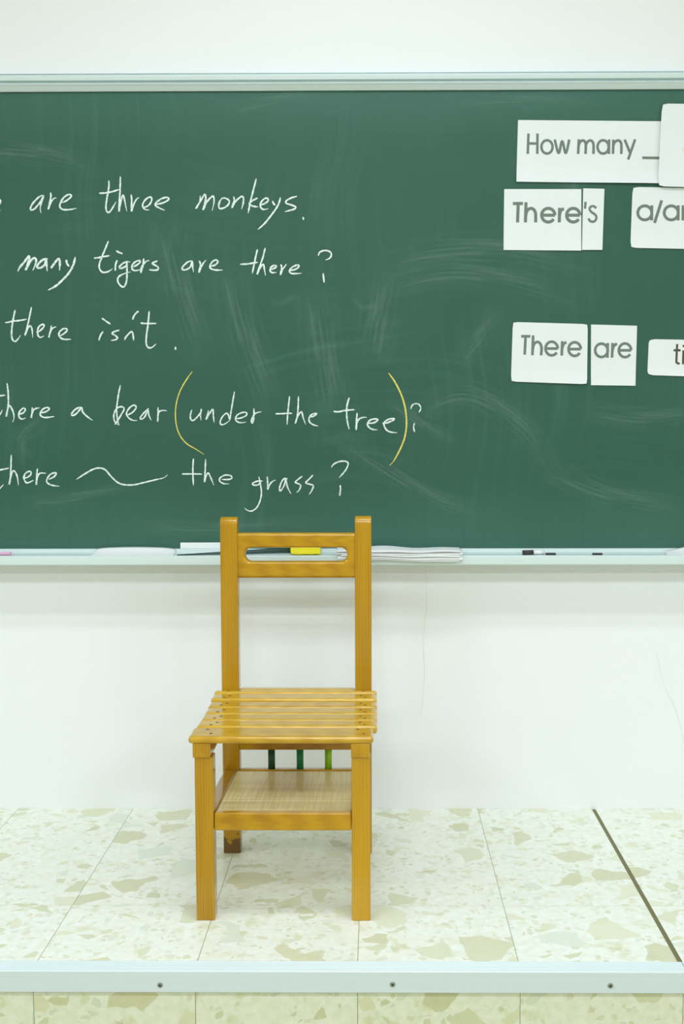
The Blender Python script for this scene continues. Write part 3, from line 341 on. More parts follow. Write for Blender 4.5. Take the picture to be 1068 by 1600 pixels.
CARDS = [
["How many",[[0.3942,1.7798],[0.7586,1.7753],[0.7518,1.6216],[0.391,1.627]],0,0.0065,[[[0.4207,1.7466],[0.4193,1.6962]],[[0.4432,1.7465],[0.4433,1.6961]],[[0.42,1.7219],[0.4435,1.7218]],[[0.4815,1.7132],[0.4808,1.7183],[0.4787,1.7229],[0.4756,1.7265],[0.4717,1.7288],[0.4673,1.7297],[0.463,1.7289],[0.4591,1.7266],[0.4561,1.723],[0.4541,1.7184],[0.4535,1.7133],[0.4542,1.7083],[0.4563,1.7037],[0.4594,1.7001],[0.4633,1.6977],[0.4677,1.6969],[0.472,1.6977],[0.4759,1.7],[0.4789,1.7036],[0.4809,1.7082],[0.4815,1.7132]],[[0.4867,1.7314],[0.497,1.6977],[0.5053,1.7277],[0.5147,1.6976],[0.5233,1.7312]],[[0.5472,1.732],[0.5459,1.6957]],[[0.547,1.7143],[0.5487,1.7218],[0.5532,1.7276],[0.5581,1.7289],[0.5631,1.7253],[0.565,1.7165],[0.5644,1.6957]],[[0.565,1.7156],[0.5668,1.7222],[0.5717,1.7275],[0.5771,1.7288],[0.5825,1.7248],[0.5845,1.7155],[0.5843,1.6956]],[[0.6224,1.7127],[0.6217,1.7178],[0.6196,1.7224],[0.6165,1.726],[0.6125,1.7283],[0.6082,1.7291],[0.6039,1.7284],[0.6,1.726],[0.597,1.7224],[0.595,1.7179],[0.5944,1.7128],[0.5952,1.7078],[0.5972,1.7032],[0.6004,1.6995],[0.6043,1.6972],[0.6087,1.6964],[0.613,1.6972],[0.6169,1.6995],[0.6199,1.7031],[0.6218,1.7077],[0.6224,1.7127]],[[0.6231,1.7313],[0.6231,1.6954]],[[0.6339,1.7308],[0.6335,1.6954]],[[0.6337,1.7127],[0.6358,1.7215],[0.6412,1.7272],[0.647,1.7286],[0.6525,1.7246],[0.6544,1.7153],[0.6543,1.6953]],[[0.6623,1.7307],[0.6759,1.6992]],[[0.6885,1.7311],[0.6717,1.6815]],[[0.7073,1.6858],[0.7592,1.6848]]]],
["There",[[0.3608,1.6095],[0.5552,1.6088],[0.5567,1.4554],[0.3602,1.4577]],0,0.00789,[[[0.3828,1.5736],[0.4082,1.5735]],[[0.3964,1.5735],[0.395,1.5266]],[[0.4159,1.5766],[0.415,1.5266]],[[0.4157,1.5436],[0.4175,1.5525],[0.4219,1.5587],[0.4287,1.5614],[0.4356,1.5587],[0.4397,1.5515],[0.4407,1.5435],[0.4409,1.5265]],[[0.4557,1.5443],[0.4893,1.5442]],[[0.4893,1.5442],[0.4885,1.549],[0.4865,1.5533],[0.4834,1.557],[0.4794,1.5596],[0.4748,1.561],[0.4701,1.5611],[0.4655,1.5598],[0.4615,1.5573],[0.4584,1.5537],[0.4564,1.5494],[0.4557,1.5447],[0.4563,1.5399],[0.4582,1.5355],[0.4612,1.5318],[0.4652,1.5291],[0.4697,1.5276],[0.4745,1.5274],[0.4791,1.5286],[0.4831,1.531],[0.4863,1.5345]],[[0.5008,1.5625],[0.5004,1.5263]],[[0.5006,1.5424],[0.5023,1.5513],[0.5059,1.5576],[0.5122,1.5598]],[[0.5188,1.5441],[0.5523,1.544]],[[0.5523,1.544],[0.5516,1.5488],[0.5496,1.5531],[0.5465,1.5568],[0.5424,1.5594],[0.5379,1.5608],[0.5331,1.5609],[0.5286,1.5596],[0.5246,1.5571],[0.5215,1.5535],[0.5195,1.5492],[0.5188,1.5445],[0.5194,1.5397],[0.5213,1.5353],[0.5244,1.5316],[0.5283,1.5289],[0.5328,1.5274],[0.5376,1.5272],[0.5422,1.5284],[0.5462,1.5308],[0.5494,1.5343]]]],
["'s",[[0.5597,1.6105],[0.6131,1.6091],[0.61,1.457],[0.5583,1.4572]],0,0.00604,[[[0.566,1.577],[0.5648,1.56]],[[0.5929,1.5608],[0.5883,1.5653],[0.5824,1.5662],[0.577,1.5627],[0.5771,1.5564],[0.5817,1.5511],[0.5886,1.5466],[0.5932,1.5417],[0.5933,1.5341],[0.5888,1.5283],[0.5825,1.5274],[0.5766,1.5305],[0.5742,1.5359]]]],
["a/an",[[0.6843,1.6136],[0.8937,1.6101],[0.8906,1.4573],[0.6808,1.4622]],0.004,0.00743,[[[0.7336,1.5492],[0.7327,1.5546],[0.7301,1.5595],[0.7261,1.5633],[0.7211,1.5658],[0.7157,1.5667],[0.7102,1.5659],[0.7053,1.5634],[0.7015,1.5596],[0.6991,1.5547],[0.6983,1.5494],[0.6992,1.544],[0.7018,1.5391],[0.7058,1.5352],[0.7108,1.5327],[0.7163,1.5319],[0.7217,1.5327],[0.7266,1.5352],[0.7304,1.539],[0.7329,1.5439],[0.7336,1.5492]],[[0.7333,1.568],[0.7335,1.5305]],[[0.758,1.5804],[0.7409,1.5242]],[[0.8002,1.549],[0.7993,1.5544],[0.7967,1.5593],[0.7927,1.5631],[0.7877,1.5656],[0.7822,1.5665],[0.7768,1.5656],[0.7719,1.5632],[0.7681,1.5594],[0.7657,1.5545],[0.7649,1.5491],[0.7659,1.5438],[0.7685,1.5389],[0.7724,1.535],[0.7774,1.5325],[0.7829,1.5317],[0.7884,1.5325],[0.7932,1.535],[0.7971,1.5388],[0.7995,1.5436],[0.8002,1.549]],[[0.7999,1.5678],[0.8002,1.5303]],[[0.8121,1.5677],[0.8124,1.5302]],[[0.8125,1.5468],[0.8141,1.5566],[0.8194,1.5628],[0.8262,1.5645],[0.8331,1.561],[0.8369,1.5511],[0.8373,1.5302]]]],
["There",[[0.3853,1.2771],[0.576,1.2713],[0.5758,1.1188],[0.3815,1.1261]],0.003,0.00696,[[[0.4066,1.2408],[0.4299,1.2407]],[[0.418,1.2407],[0.4161,1.1944]],[[0.4372,1.243],[0.4358,1.193]],[[0.4366,1.208],[0.4384,1.218],[0.4429,1.2243],[0.4483,1.2266],[0.4543,1.2238],[0.4581,1.2161],[0.4591,1.2079],[0.4578,1.1925]],[[0.4691,1.2097],[0.5003,1.2096]],[[0.5003,1.2096],[0.4996,1.2145],[0.4977,1.2189],[0.4948,1.2226],[0.4911,1.2253],[0.4869,1.2268],[0.4825,1.2268],[0.4782,1.2255],[0.4745,1.2229],[0.4716,1.2193],[0.4698,1.2149],[0.4691,1.2101],[0.4697,1.2052],[0.4715,1.2007],[0.4743,1.197],[0.478,1.1942],[0.4822,1.1927],[0.4866,1.1925],[0.4908,1.1937],[0.4946,1.1962],[0.4976,1.1997]],[[0.5115,1.2283],[0.5105,1.1919]],[[0.5108,1.2064],[0.513,1.2164],[0.5166,1.2228],[0.5225,1.2251]],[[0.5277,1.2082],[0.5589,1.2081]],[[0.5589,1.2081],[0.5582,1.213],[0.5563,1.2174],[0.5534,1.2211],[0.5497,1.2238],[0.5455,1.2253],[0.5411,1.2253],[0.5368,1.224],[0.5331,1.2214],[0.5302,1.2178],[0.5284,1.2134],[0.5277,1.2086],[0.5283,1.2037],[0.5301,1.1992],[0.5329,1.1955],[0.5366,1.1927],[0.5408,1.1912],[0.5452,1.191],[0.5495,1.1922],[0.5532,1.1947],[0.5562,1.1982]]]],
["are",[[0.5842,1.2703],[0.7013,1.2668],[0.6993,1.1148],[0.5859,1.1164]],0,0.00696,[[[0.6276,1.2048],[0.6267,1.21],[0.6244,1.2147],[0.6208,1.2184],[0.6163,1.2208],[0.6113,1.2217],[0.6064,1.2209],[0.6019,1.2185],[0.5985,1.2148],[0.5962,1.2101],[0.5955,1.2049],[0.5964,1.1997],[0.5987,1.195],[0.6023,1.1912],[0.6068,1.1888],[0.6118,1.188],[0.6167,1.1888],[0.6212,1.1912],[0.6246,1.1949],[0.6269,1.1996],[0.6276,1.2048]],[[0.6273,1.2234],[0.6269,1.1862]],[[0.6396,1.2234],[0.6388,1.1861]],[[0.6391,1.2016],[0.6412,1.2116],[0.6452,1.2184],[0.6511,1.2211]],[[0.6559,1.2047],[0.687,1.2047]],[[0.687,1.2047],[0.6863,1.2095],[0.6845,1.214],[0.6815,1.2177],[0.6778,1.2203],[0.6736,1.2218],[0.6692,1.2218],[0.665,1.2205],[0.6613,1.218],[0.6584,1.2143],[0.6566,1.2099],[0.6559,1.2051],[0.6565,1.2003],[0.6583,1.1958],[0.6612,1.192],[0.6649,1.1892],[0.6691,1.1877],[0.6735,1.1875],[0.6777,1.1887],[0.6814,1.1912],[0.6844,1.1948]]]],
["tigers",[[0.7319,1.233],[0.9297,1.229],[0.927,1.135],[0.7292,1.1419]],0.005,0.00557,[[[0.8039,1.2204],[0.8027,1.178],[0.804,1.1734],[0.8068,1.1713],[0.8114,1.1713]],[[0.7951,1.2045],[0.813,1.2045]],[[0.8202,1.2045],[0.8198,1.1691]],[[0.8205,1.2181],[0.8205,1.2125]],[[0.8515,1.1862],[0.8509,1.1909],[0.8492,1.1951],[0.8466,1.1985],[0.8433,1.2006],[0.8398,1.2014],[0.8363,1.2007],[0.8331,1.1985],[0.8307,1.1952],[0.8291,1.1909],[0.8286,1.1863],[0.8293,1.1816],[0.831,1.1773],[0.8336,1.174],[0.8368,1.1718],[0.8404,1.1711],[0.8439,1.1718],[0.8471,1.1739],[0.8495,1.1773],[0.8511,1.1815],[0.8515,1.1862]],[[0.8516,1.2021],[0.8515,1.1627],[0.8483,1.1559],[0.8407,1.1536],[0.8331,1.1559]],[[0.8604,1.1854],[0.8823,1.1854]],[[0.8823,1.1854],[0.8818,1.1896],[0.8804,1.1935],[0.8783,1.1968],[0.8757,1.1991],[0.8727,1.2004],[0.8696,1.2004],[0.8666,1.1993],[0.8641,1.197],[0.862,1.1938],[0.8608,1.19],[0.8604,1.1858],[0.8608,1.1815],[0.8621,1.1775],[0.8642,1.1742],[0.8668,1.1718],[0.8698,1.1705],[0.8729,1.1703],[0.8759,1.1714],[0.8785,1.1736],[0.8805,1.1767]],[[0.8901,1.2013],[0.8899,1.1687]],[[0.8899,1.1823],[0.8918,1.1929],[0.895,1.1982],[0.9015,1.1997]],[[0.9245,1.1959],[0.919,1.1997],[0.9122,1.1982],[0.9108,1.1921],[0.9178,1.1868],[0.9248,1.1822],[0.9257,1.1747],[0.9205,1.1694],[0.9136,1.1701],[0.9089,1.1747]]]],
["blank",[[0.7529,1.8172],[0.9564,1.8134],[0.9533,1.6072],[0.7461,1.6136]],0.005,0,[]]]

# ------------------------------------------------------------------ room shell (platform top is z = 0, back wall is y = 0)
XL, XR, YF, ZC, ZF = -4.2, 4.2, -6.8, 2.75, -0.20
wb = struct(boxo('wall_back', XL, XR, 0, .12, ZF, ZC, M['wall']))
struct(boxo('wall_left', XL-.12, XL, YF, .12, ZF, ZC, M['beige']))
struct(boxo('wall_right', XR, XR+.12, YF, .12, ZF, ZC, M['beige']))
struct(boxo('wall_front', XL-.12, XR+.12, YF-.12, YF, ZF, ZC, M['beige']))
struct(boxo('ceiling', XL-.12, XR+.12, YF-.12, .12, ZC, ZC+.1, M['ceil']))
struct(boxo('floor', XL-.12, XR+.12, YF-.12, .12, ZF-.1, ZF, M['vinyl']))
GX = .6065
YB = -.8925       # riser face
def module(name, x0, x1):
    bm = bmesh.new(); v = box(bm, x0, x1, YB, 0, ZF, 0)
    if x0 < 0: box(bm, x1, x1+.010, YB, -.867, ZF, -.003)
    o = link(name, bm, [M['tile'], M['riser']])
    for p in o.data.polygons:
        if abs(p.normal.y) > .5: p.material_index = 1
    return struct(o)
module('floor', -3.2, GX); module('floor', GX+.010, 3.2)
struct(boxo('trim_3', GX, GX+.010, -.866, 0, -.02, -.0015, M['gap']))
# ribbed aluminium nosing along the platform edge, two lengths meeting at the gap
def nosing(name, x0, x1):
    prof = [(-.8642, 0), (-.8642, .0016)]
    y = -.8662
    for k in range(6):
        prof += [(y, .0016), (y-.0012, .0009), (y-.0024, .0009), (y-.0036, .0016)]; y -= .0058
    prof += [(-.9020, .0016), (-.9034, .0004), (-.9038, -.001), (-.9038, -.0398), (-.9028, -.0406), (-.8925, -.0406), (-.8925, 0)]
    bm = bmesh.new(); extrude_x(bm, prof, x0, x1); return struct(link(name, bm, M['nosing']))
t1 = nosing('trim_1', -3.2, .6125); t2 = nosing('trim_2', .6138, 3.2)
def nosing_screw(x, z, parent):
    bm = bmesh.new(); cyl(bm, (x, -.9035, z), (x, -.9045, z), .0056, .0050, 20, 0)
    cyl(bm, (x, -.9044, z), (x, -.9049, z), .0042, .0036, 20, 0); cyl(bm, (x, -.9045, z), (x, -.9051, z), .0022, .0022, 8, 1)
    o = link('screw', bm, [M['steel'], M['hole']], parent); o['label'] = 'dark recessed screw head'
for x, z in ((-1.22, -.0262), (-.795, -.0262), (-.3689, -.0263), (.0655, -.0241), (.4712, -.0257)): nosing_screw(x, z, t1)
for x in (.89, 1.3): nosing_screw(x, -.0255, t2)
# two hairline cracks in the plaster
for pts in ([(.165, .66), (.168, .55), (.160, .45), (.163, .36), (.155, .25)], [(.77, .42), (.792, .335), (.83, .25), (.86, .12), (.88, .05)]):
    bm = bmesh.new(); ribbon(bm, catmull(pts, .02), .0013, -.0003, .0002, wob=.4); o = link('crack', bm, M['crack'], wb); o['label'] = 'faint hairline crack'

# ------------------------------------------------------------------ chalkboard
BX0, BX1 = -1.86, 1.80
cb = empty('chalkboard', (0, -.01, .68), 'wide green chalkboard with aluminium frame and tray on the back wall', 'chalkboard')
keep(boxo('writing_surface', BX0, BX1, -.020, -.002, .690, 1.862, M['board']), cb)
bm = bmesh.new()
extrude_x(bm, [(-.001, 1.896), (-.030, 1.896), (-.030, 1.8945), (-.022, 1.8940), (-.022, 1.8905), (-.037, 1.8905), (-.040, 1.8840), (-.038, 1.8765), (-.027, 1.8760),
               (-.027, 1.8705), (-.037, 1.8690), (-.039, 1.8665), (-.036, 1.8640), (-.026, 1.8530), (-.0205, 1.8530), (-.0205, 1.8625), (-.001, 1.8625)], BX0, BX1)
keep(link('top_frame', bm, M['frame']), cb)
bm = bmesh.new()
extrude_x(bm, [(-.0205, .6905), (-.0205, .6972), (-.0275, .6972), (-.0290, .6955), (-.0290, .6905), (-.0310, .6893), (-.0740, .6830), (-.0755, .6812), (-.0790, .6812),
               (-.0800, .6850), (-.0815, .6862), (-.0885, .6862), (-.0900, .6845), (-.0905, .6750), (-.0905, .6645), (-.0890, .6625), (-.0840, .6625), (-.0830, .6640), (-.001, .6640), (-.001, .6905)], BX0, BX1)
keep(link('chalk_tray', bm, M['frame']), cb)
for xa, xb in ((BX0-.025, BX0), (BX1, BX1+.025)): keep(boxo('side_frame', xa, xb, -.036, -.001, .6625, 1.896, M['frame'], None, .003), cb)
k = 0
for name, wpx, strokes in CHALK:
    bm = bmesh.new()
    for s in strokes:
        k += 1; ribbon(bm, catmull(s), wpx/605*1.0, -.0203-(k % 5)*.00018, .00012)
    nm = {'wave': 'chalk_line', 'question': 'chalk_question_mark'}.get(name, 'chalk_word')
    o = keep(link(nm, bm, M['chalk']), cb)
    o['label'] = {'wave': 'white chalk wavy dash', 'question': 'white chalk question mark', 'e': 'white chalk letter e cut by the frame'}.get(name, 'white chalk word reading ' + name)
for name, wpx, strokes in YELLOW:
    bm = bmesh.new()
    for s in strokes: ribbon(bm, catmull(s), wpx/605*.95, -.0206, .0004, wob=.05)
    o = keep(link('chalk_bracket', bm, M['ychalk']), cb); o['label'] = 'yellow chalk ' + name + ' bracket'
# wiped chalk left on the board (one layer of dust)
bm = bmesh.new(); uv = bm.loops.layers.uv.new('uv')
SM = [([(.00, 1.42), (.18, 1.455), (.38, 1.455), (.62, 1.40)], .10), ([(.02, 1.36), (.22, 1.40), (.42, 1.37), (.60, 1.30)], .09), ([(.02, 1.16), (.05, 1.30), (.08, 1.42)], .12),
      ([(-.10, 1.02), (.02, .93), (.20, .82), (.36, .78)], .07), ([(.12, .98), (.16, 1.06), (.28, 1.09), (.42, 1.00), (.50, .86)], .09), ([(.05, 1.10), (.18, 1.00), (.27, .98)], .05),
      ([(-.50, 1.55), (-.46, 1.35), (-.40, 1.16)], .12), ([(-.34, 1.45), (-.30, 1.25), (-.22, 1.02)], .12), ([(-.12, 1.38), (-.10, 1.2), (-.07, 1.0)], .13),
      ([(-.80, 1.04), (-.88, .98), (-.86, .90)], .06), ([(-.90, .82), (-.74, .83), (-.55, .87)], .05), ([(.44, 1.75), (.52, 1.66), (.50, 1.48)], .10), ([(.20, 1.82), (.40, 1.83), (.62, 1.82)], .04),
      ([(-.35, 1.80), (-.22, 1.83), (-.10, 1.845)], .05), ([(-.98, 1.72), (-.80, 1.70), (-.66, 1.66)], .08), ([(.55, 1.06), (.72, 1.03), (.90, 1.05)], .07), ([(.24, 1.17), (.31, 1.25), (.36, 1.33)], .07),
      ([(-.24, 1.325), (-.19, 1.33), (-.15, 1.35)], .03), ([(-.02, 1.36), (.00, 1.315), (.06, 1.32)], .03), ([(-.60, .76), (-.35, .75), (-.10, .77)], .05), ([(.45, .92), (.62, .84), (.84, .80)], .08)]
for i, (pts, wd) in enumerate(SM): ribbon(bm, catmull(pts, .02), wd, -.02005-i*.000004, 0, False, uv)
o = keep(link('chalk_dust', bm, M['smear']), cb); o['kind'] = 'stuff'; o['label'] = 'faint wiped chalk smears'

# ------------------------------------------------------------------ printed paper cards stuck on the board
def card(quad, rad, y, thick, curl):
    bm = bmesh.new()
    tl, tr, br, bl = [Vector(q) for q in quad]; nx, ny = 14, 10
    def P(u, v):
        a = tl.lerp(tr, u); b = bl.lerp(br, u); return a.lerp(b, v)
    F = []; B = []
    wd = (tr-tl).length; ht = (bl-tl).length
    for j in range(ny+1):
        fr, br_ = [], []
        for i in range(nx+1):
            u, v = i/nx, j/ny
            if rad:
                # pull the corner points in to round the corners
                du = min(u, 1-u)*wd; dv = min(v, 1-v)*ht
                if du < 1e-6 and dv < 1e-6:
                    u += (rad*.55/wd)*(1 if u < .5 else -1); v += (rad*.55/ht)*(1 if v < .5 else -1)
            q = P(u, v); d = curl*max(0, (v-.7)/.3)**2*(1+.3*math.sin(u*5+quad[0][0]*9))
            fr.append(bm.verts.new((q.x, y-d-thick, q.y))); br_.append(bm.verts.new((q.x, y-d, q.y)))
        F.append(fr); B.append(br_)
    for j in range(ny):
        for i in range(nx):
            f = bm.faces.new((F[j][i], F[j+1][i], F[j+1][i+1], F[j][i+1])); bm.faces.new((B[j][i], B[j][i+1], B[j+1][i+1], B[j+1][i]))
    for i in range(nx):
        bm.faces.new((F[0][i], F[0][i+1], B[0][i+1], B[0][i])); bm.faces.new((F[ny][i], B[ny][i], B[ny][i+1], F[ny][i+1]))
    for j in range(ny):
        bm.faces.new((F[j][0], B[j][0], B[j+1][0], F[j+1][0])); bm.faces.new((F[j][nx], F[j+1][nx], B[j+1][nx], B[j][nx]))
    return bm
CARD_LABEL = ['long white paper card printed How many on chalkboard', "white paper card printed There, left of the apostrophe s card", "narrow white paper card printed with apostrophe s",
              'white paper card printed a/an at right edge of chalkboard', 'white paper card printed There, left of the are card', 'white paper card printed are on chalkboard',
              'low white rounded card printed with darker letters ti', 'tall unprinted white card overlapping the How many card']
for i, (name, quad, rad, th, strokes) in enumerate(CARDS):
    y = -.0203 - (.0065 if name == 'blank' else 0) - (.0012 if name == "'s" else 0)
    curl = {'How many': .0045, 'blank': .0015, "'s": .0015}.get(name, .002)
    if i == 4: curl = .0035
    o = link('paper_card', card(quad, rad, y, .0004, curl), M['paper']); tag(o, CARD_LABEL[i], 'paper card', 'paper cards on the chalkboard')
    if strokes:
        bm = bmesh.new()
        for n_, s in enumerate(strokes):
            pts = catmull(s, .004) if len(s) > 2 else [Vector(s[0]), Vector(s[1])]
            ribbon(bm, pts, th, y-.00048-n_*.00001, .00006, False)
        p = link('printed_text', bm, M['ink2'] if name == 'tigers' else M['ink'], o); p['label'] = 'dark printed letters'
    if name == 'blank':
        bm = bmesh.new(); ribbon(bm, catmull([(.812, 1.711), (.808, 1.703), (.812, 1.695)], .003), .006, y-.00048, .00006)
        p = link('printed_mark', bm, M['patch'], o); p['label'] = 'pale yellow printed mark'

# ------------------------------------------------------------------ the chair
ch = empty('wooden_chair', (-.155, -.50, 0), 'varnished wooden child chair with slatted seat and storage shelf on the platform', 'chair')
def cp(o, parent=None):
    if parent: o.parent = parent; return o
    return keep(o, ch)
# front legs
for xa, xb in ((-.3345, -.2968), (-.0147, .0235)): cp(boxo('front_leg', xa, xb, -.685, -.647, 0, .3424, M['wz'], None, .002))
# back legs running up into the backrest posts, tops rounded over
for (xa, xb, top, m) in ((-.3275, -.2868, .8025, 'wzs'), (-.0135, .0253, .8045, 'wz')):
    y0, y1, r = -.3175, -.2795, .017
    prof = [(y0, 0), (y0, top-r)] + [(y0+r-r*math.cos(a), top-r+r*math.sin(a)) for a in (math.radians(d) for d in range(10, 91, 10))] + \
           [(y1-r+r*math.cos(a), top-r+r*math.sin(a)) for a in (math.radians(d) for d in range(80, -1, -10))] + [(y1, 0)]
    bm = bmesh.new(); extrude_x(bm, prof, xa, xb); cp(link('back_leg', bm, M[m], None, .003, 3))
# backrest board with a rounded hand slot
def backrest():
    x0, x1, z0, z1 = -.2990, -.0020, .659, .7655; sx0, sx1, sz0, sz1 = -.270, -.0314, .6985, .7305
    r = (sz1-sz0)/2; zc = (sz0+sz1)/2; n = 12
    inner = [(sx1-r+r*math.cos(a), zc+r*math.sin(a)) for a in (-math.pi/2+math.pi*i/n for i in range(n+1))] + \
            [(sx0+r+r*math.cos(a), zc+r*math.sin(a)) for a in (math.pi/2+math.pi*i/n for i in range(n+1))]
    outer = [(x1, z0)] + [(x1, z0+(z1-z0)*i/(n)) for i in range(1, n)] + [(x1, z1), (x0, z1)] + [(x0, z1-(z1-z0)*i/n) for i in range(1, n)] + [(x0, z0)]
    # one outer point for each inner point
    yf, yb = -.3125, -.2865
    bm = bmesh.new()
    fo = [bm.verts.new((x, yf, z)) for x, z in outer]; fi = [bm.verts.new((x, yf, z)) for x, z in inner]
    bo = [bm.verts.new((x, yb, z)) for x, z in outer]; bi = [bm.verts.new((x, yb, z)) for x, z in inner]
    N = len(inner)
    for i in range(N):
        j = (i+1) % N
        bm.faces.new((fo[i], fo[j], fi[j], fi[i])); bm.faces.new((bo[i], bi[i], bi[j], bo[j]))
        bm.faces.new((fo[i], bo[i], bo[j], fo[j])); bm.faces.new((fi[i], fi[j], bi[j], bi[i]))
    return bm
cp(link('backrest', backrest(), M['wx'], None, .0085, 5))
# side rails under the seat
for xa, xb in ((-.3374, -.3012), (-.0157, .0222)): cp(boxo('seat_rail', xa, xb, -.688, -.3178, .3424, .3722, M['wy'], None, .0015))
# seat slats, dished a little in the middle
FE = [-.3406, -.3939, -.4473, -.5006, -.5539, -.6072]; DZ = [0, -.001, -.0036, -.0036, -.0022, -.0003]
def slat(xa, xb, ya, yb, zt, zb, bev, scr, extra=None):
    bm = bmesh.new(); box(bm, xa, xb, ya, yb, zb, zt)
    if extra: box(bm, *extra)
    o = cp(link('seat_slat', bm, M['slat'], None, bev, 3))
    for (sx, sy) in scr:
        b2 = bmesh.new(); cyl(b2, (sx, sy, zt-.002), (sx, sy, zt+.0003), .0034, .0034, 14)
        s_ = link('screw', b2, M['screw'], o); s_['label'] = 'dark countersunk screw head'
for i, fe in enumerate(FE):
    zt = .3955-.0017*i+DZ[i]; jit = (random.random()-.5)*.003
    ya, yb = fe, fe+(.0505 if i else .0222)
    ex = (-.2862, -.0141, -.3190, -.2860, zt-.0172, zt-.0004) if i == 0 else None
    scr = [(-.313, fe+.012), (-.302, fe+.030), (.001, fe+.030), (.011, fe+.012)] if i else [(-.310, fe+.013), (.006, fe+.013)]
    slat(-.3415+jit, .0378+jit*.5, ya, yb, zt, zt-.0175, .0055, scr, ex)
slat(-.3462, .0300, -.6895, -.6165, .3868, .3715, .0062, [(-.314, -.633), (-.303, -.664), (-.003, -.632), (.010, -.664)])
# rear rail, spindles, book shelf
cp(boxo('back_rail', -.2866, -.0137, -.3170, -.2980, .2510, .2960, M['wx'], None, .002))
zf, zr = .2262, .2042        # shelf slopes down to the back
def sloped(name, x0, x1, ya, yb, top_off, h, mat, bev=.003):
    def zt(y): return zf+(zr-zf)*(y+.683)/(.3655)+top_off
    bm = bmesh.new(); v = box(bm, x0, x1, ya, yb, 0, 1)
    for q in bm.verts: q.co.z = zt(q.co.y)-(h if q.co.z < .5 else 0)
    return cp(link(name, bm, mat, None, bev, 3))
sloped('shelf_rail', -.2962, -.0152, -.6830, -.6610, 0, .0372, M['wx'], .0035)
sloped('shelf_rail', -.3230, -.2942, -.6462, -.3180, 0, .0372, M['wy'])
sloped('shelf_rail', -.0172, .0115, -.6462, -.3180, 0, .0372, M['wy'])
sloped('shelf_rail', -.2862, -.0142, -.3182, -.2980, 0, .0372, M['wx'], .002)
o = sloped('shelf_panel', -.2941, -.0173, -.6608, -.3184, -.0035, .0060, M['panel'], 0); o['label'] = 'pale grained plywood shelf panel'
for px, m, nm in ((-.2121, 'dgreen', 'dark green'), (-.1447, 'egreen', 'emerald green'), (-.0776, 'lime', 'lime green')):
    bm = bmesh.new(); cyl(bm, (px, -.3085, .2035), (px, -.3085, .2512), .0084, .0084, 24)
    o = cp(link('spindle', bm, M[m])); o['label'] = nm + ' painted dowel'

# ------------------------------------------------------------------ things lying in the chalk tray
def trayz(y): return .6893-(.0063)*((-.031-y)/.043)
bm = bmesh.new(); box(bm, -.470, -.352, -.0275, -.0212, .6973, .7132); o = link('magnetic_strip', bm, M['white'], None, .0012)
tag(o, 'white rectangular strip upright on the chalk tray left of the chair', 'strip')
bm = bmesh.new(); cyl(bm, (-.470, -.0775, .6868), (-.172, -.040, .6965), .0016, .0072, 16)
o = link('pointer_stick', bm, M['stick'], None, 0); tag(o, 'dark tapered pointer stick lying slantwise in the chalk tray', 'stick')
# sponge
bm = bmesh.new(); sp = box(bm, -.182, -.105, -.068, -.043, .6868, .716)
bmesh.ops.subdivide_edges(bm, edges=bm.edges[:], cuts=5, use_grid_fill=True)
for v in bm.verts:
    v.co.z += .0008*math.sin(v.co.x*300)+.0005*math.sin(v.co.x*611+v.co.y*200)
    if v.co.z < .69: v.co.x += .002 if v.co.x < -.17 else (-.0015 if v.co.x > -.112 else 0)
o = link('sponge', bm, M['yellow'], None, .003, 3); tag(o, 'bright yellow sponge block in the chalk tray behind the backrest slot', 'sponge')
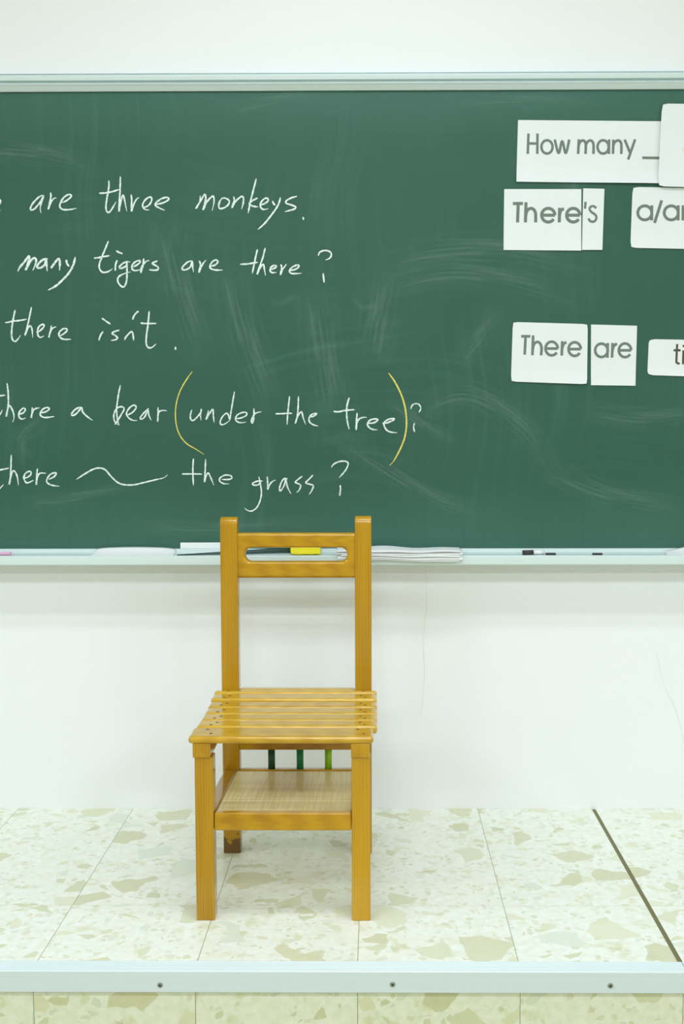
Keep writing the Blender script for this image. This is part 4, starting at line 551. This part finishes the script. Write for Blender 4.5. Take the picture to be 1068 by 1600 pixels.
# pile of loose crumpled sheets overhanging the tray lip
SHL = ['lowest sheet of the white paper pile on the chalk tray', 'second lowest sheet of the white paper pile on chalk tray', 'middle sheet of the white paper pile on the chalk tray',
       'second highest sheet of the white paper pile on chalk tray', 'topmost curling sheet of the white paper pile on chalk tray']
for k in range(5):
    ph = random.random()*6; b0 = .6872+.0034*k; Y0, Y1 = -.1035-.0012*(k % 3), -.030-.0008*k
    xa = -.066+.006*random.random()+(.010 if k == 2 else 0); xb = .246+.010*random.random(); vl = (-.0912-Y0)/(Y1-Y0)
    def zf_(u, v, k=k, ph=ph, b0=b0, vl=vl):
        z = b0+.0006*(math.sin(u*6+1)+.6*math.sin(u*15+2))+.0006*math.sin(u*(9+2*k)+ph)
        z -= max(0, (vl-v)/vl)**1.4*(1, .95, .62, .56, .3)[k]*(.0125+.002*math.sin(u*4+ph))
        if k == 4: z += .0045*math.exp(-((u-.36)/.16)**2)*v
        return z
    bm = bmesh.new(); sheet(bm, xa, xb, Y0, Y1, zf_, 60, 24, .0005)
    o = link('paper_sheet', bm, M['sheet'], None, 0, 2, True); tag(o, SHL[k], 'paper', 'loose paper pile on the chalk tray')
# long white sheets lying in the trough left of the chair and at the right edge
bm = bmesh.new(); sheet(bm, -.690, -.480, -.072, -.0315, lambda u, v: .6850+.004*v+.0135*v*v*(math.sin(math.pi*min(1, max(0, u)))**.18), 60, 8, .0006)
o = link('paper_sheet', bm, M['sheet'], None, 0, 2, True); tag(o, 'thin white sheet lying curled in the chalk tray left of the chair', 'paper')
bm = bmesh.new(); sheet(bm, .775, 1.02, -.072, -.0315, lambda u, v: .6850+.004*v+.0135*v*v*min(1, u*4), 30, 8, .0006)
o = link('paper_sheet', bm, M['sheet'], None, 0, 2, True); tag(o, 'thin white sheet curled in the chalk tray at the right edge', 'paper')
# marker, two small bar magnets, pink chalk
mk = empty('marker_pen', (.425, -.062, .69), 'short white marker pen with dark cap in tray right of papers', 'marker')
bm = bmesh.new(); cyl(bm, (.4095, -.062, .6905), (.4372, -.062, .6915), .0058, .0058, 18); keep(link('cap', bm, M['black']), mk)
bm = bmesh.new(); cyl(bm, (.4372, -.062, .6913), (.466, -.060, .6913), .0052, .0048, 18); keep(link('barrel', bm, M['white']), mk)
o = boxo('bar_magnet', .4680, .4935, -.0715, -.063, .6845, .6905, M['black'], None, .0012); tag(o, 'small dark bar magnet in the tray just right of the marker', 'magnet', 'dark bar magnets in the tray')
o = boxo('bar_magnet', .5865, .6120, -.0715, -.063, .6845, .6900, M['black'], None, .0012); tag(o, 'small dark bar magnet in the tray farthest right, apart from the marker', 'magnet', 'dark bar magnets in the tray')
bm = bmesh.new(); cyl(bm, (-.975, -.066, .6895), (-.897, -.066, .6895), .0048, .0044, 16)
o = link('chalk_stick', bm, M['pink']); tag(o, 'pink chalk stick in the tray at the far left edge', 'chalk')
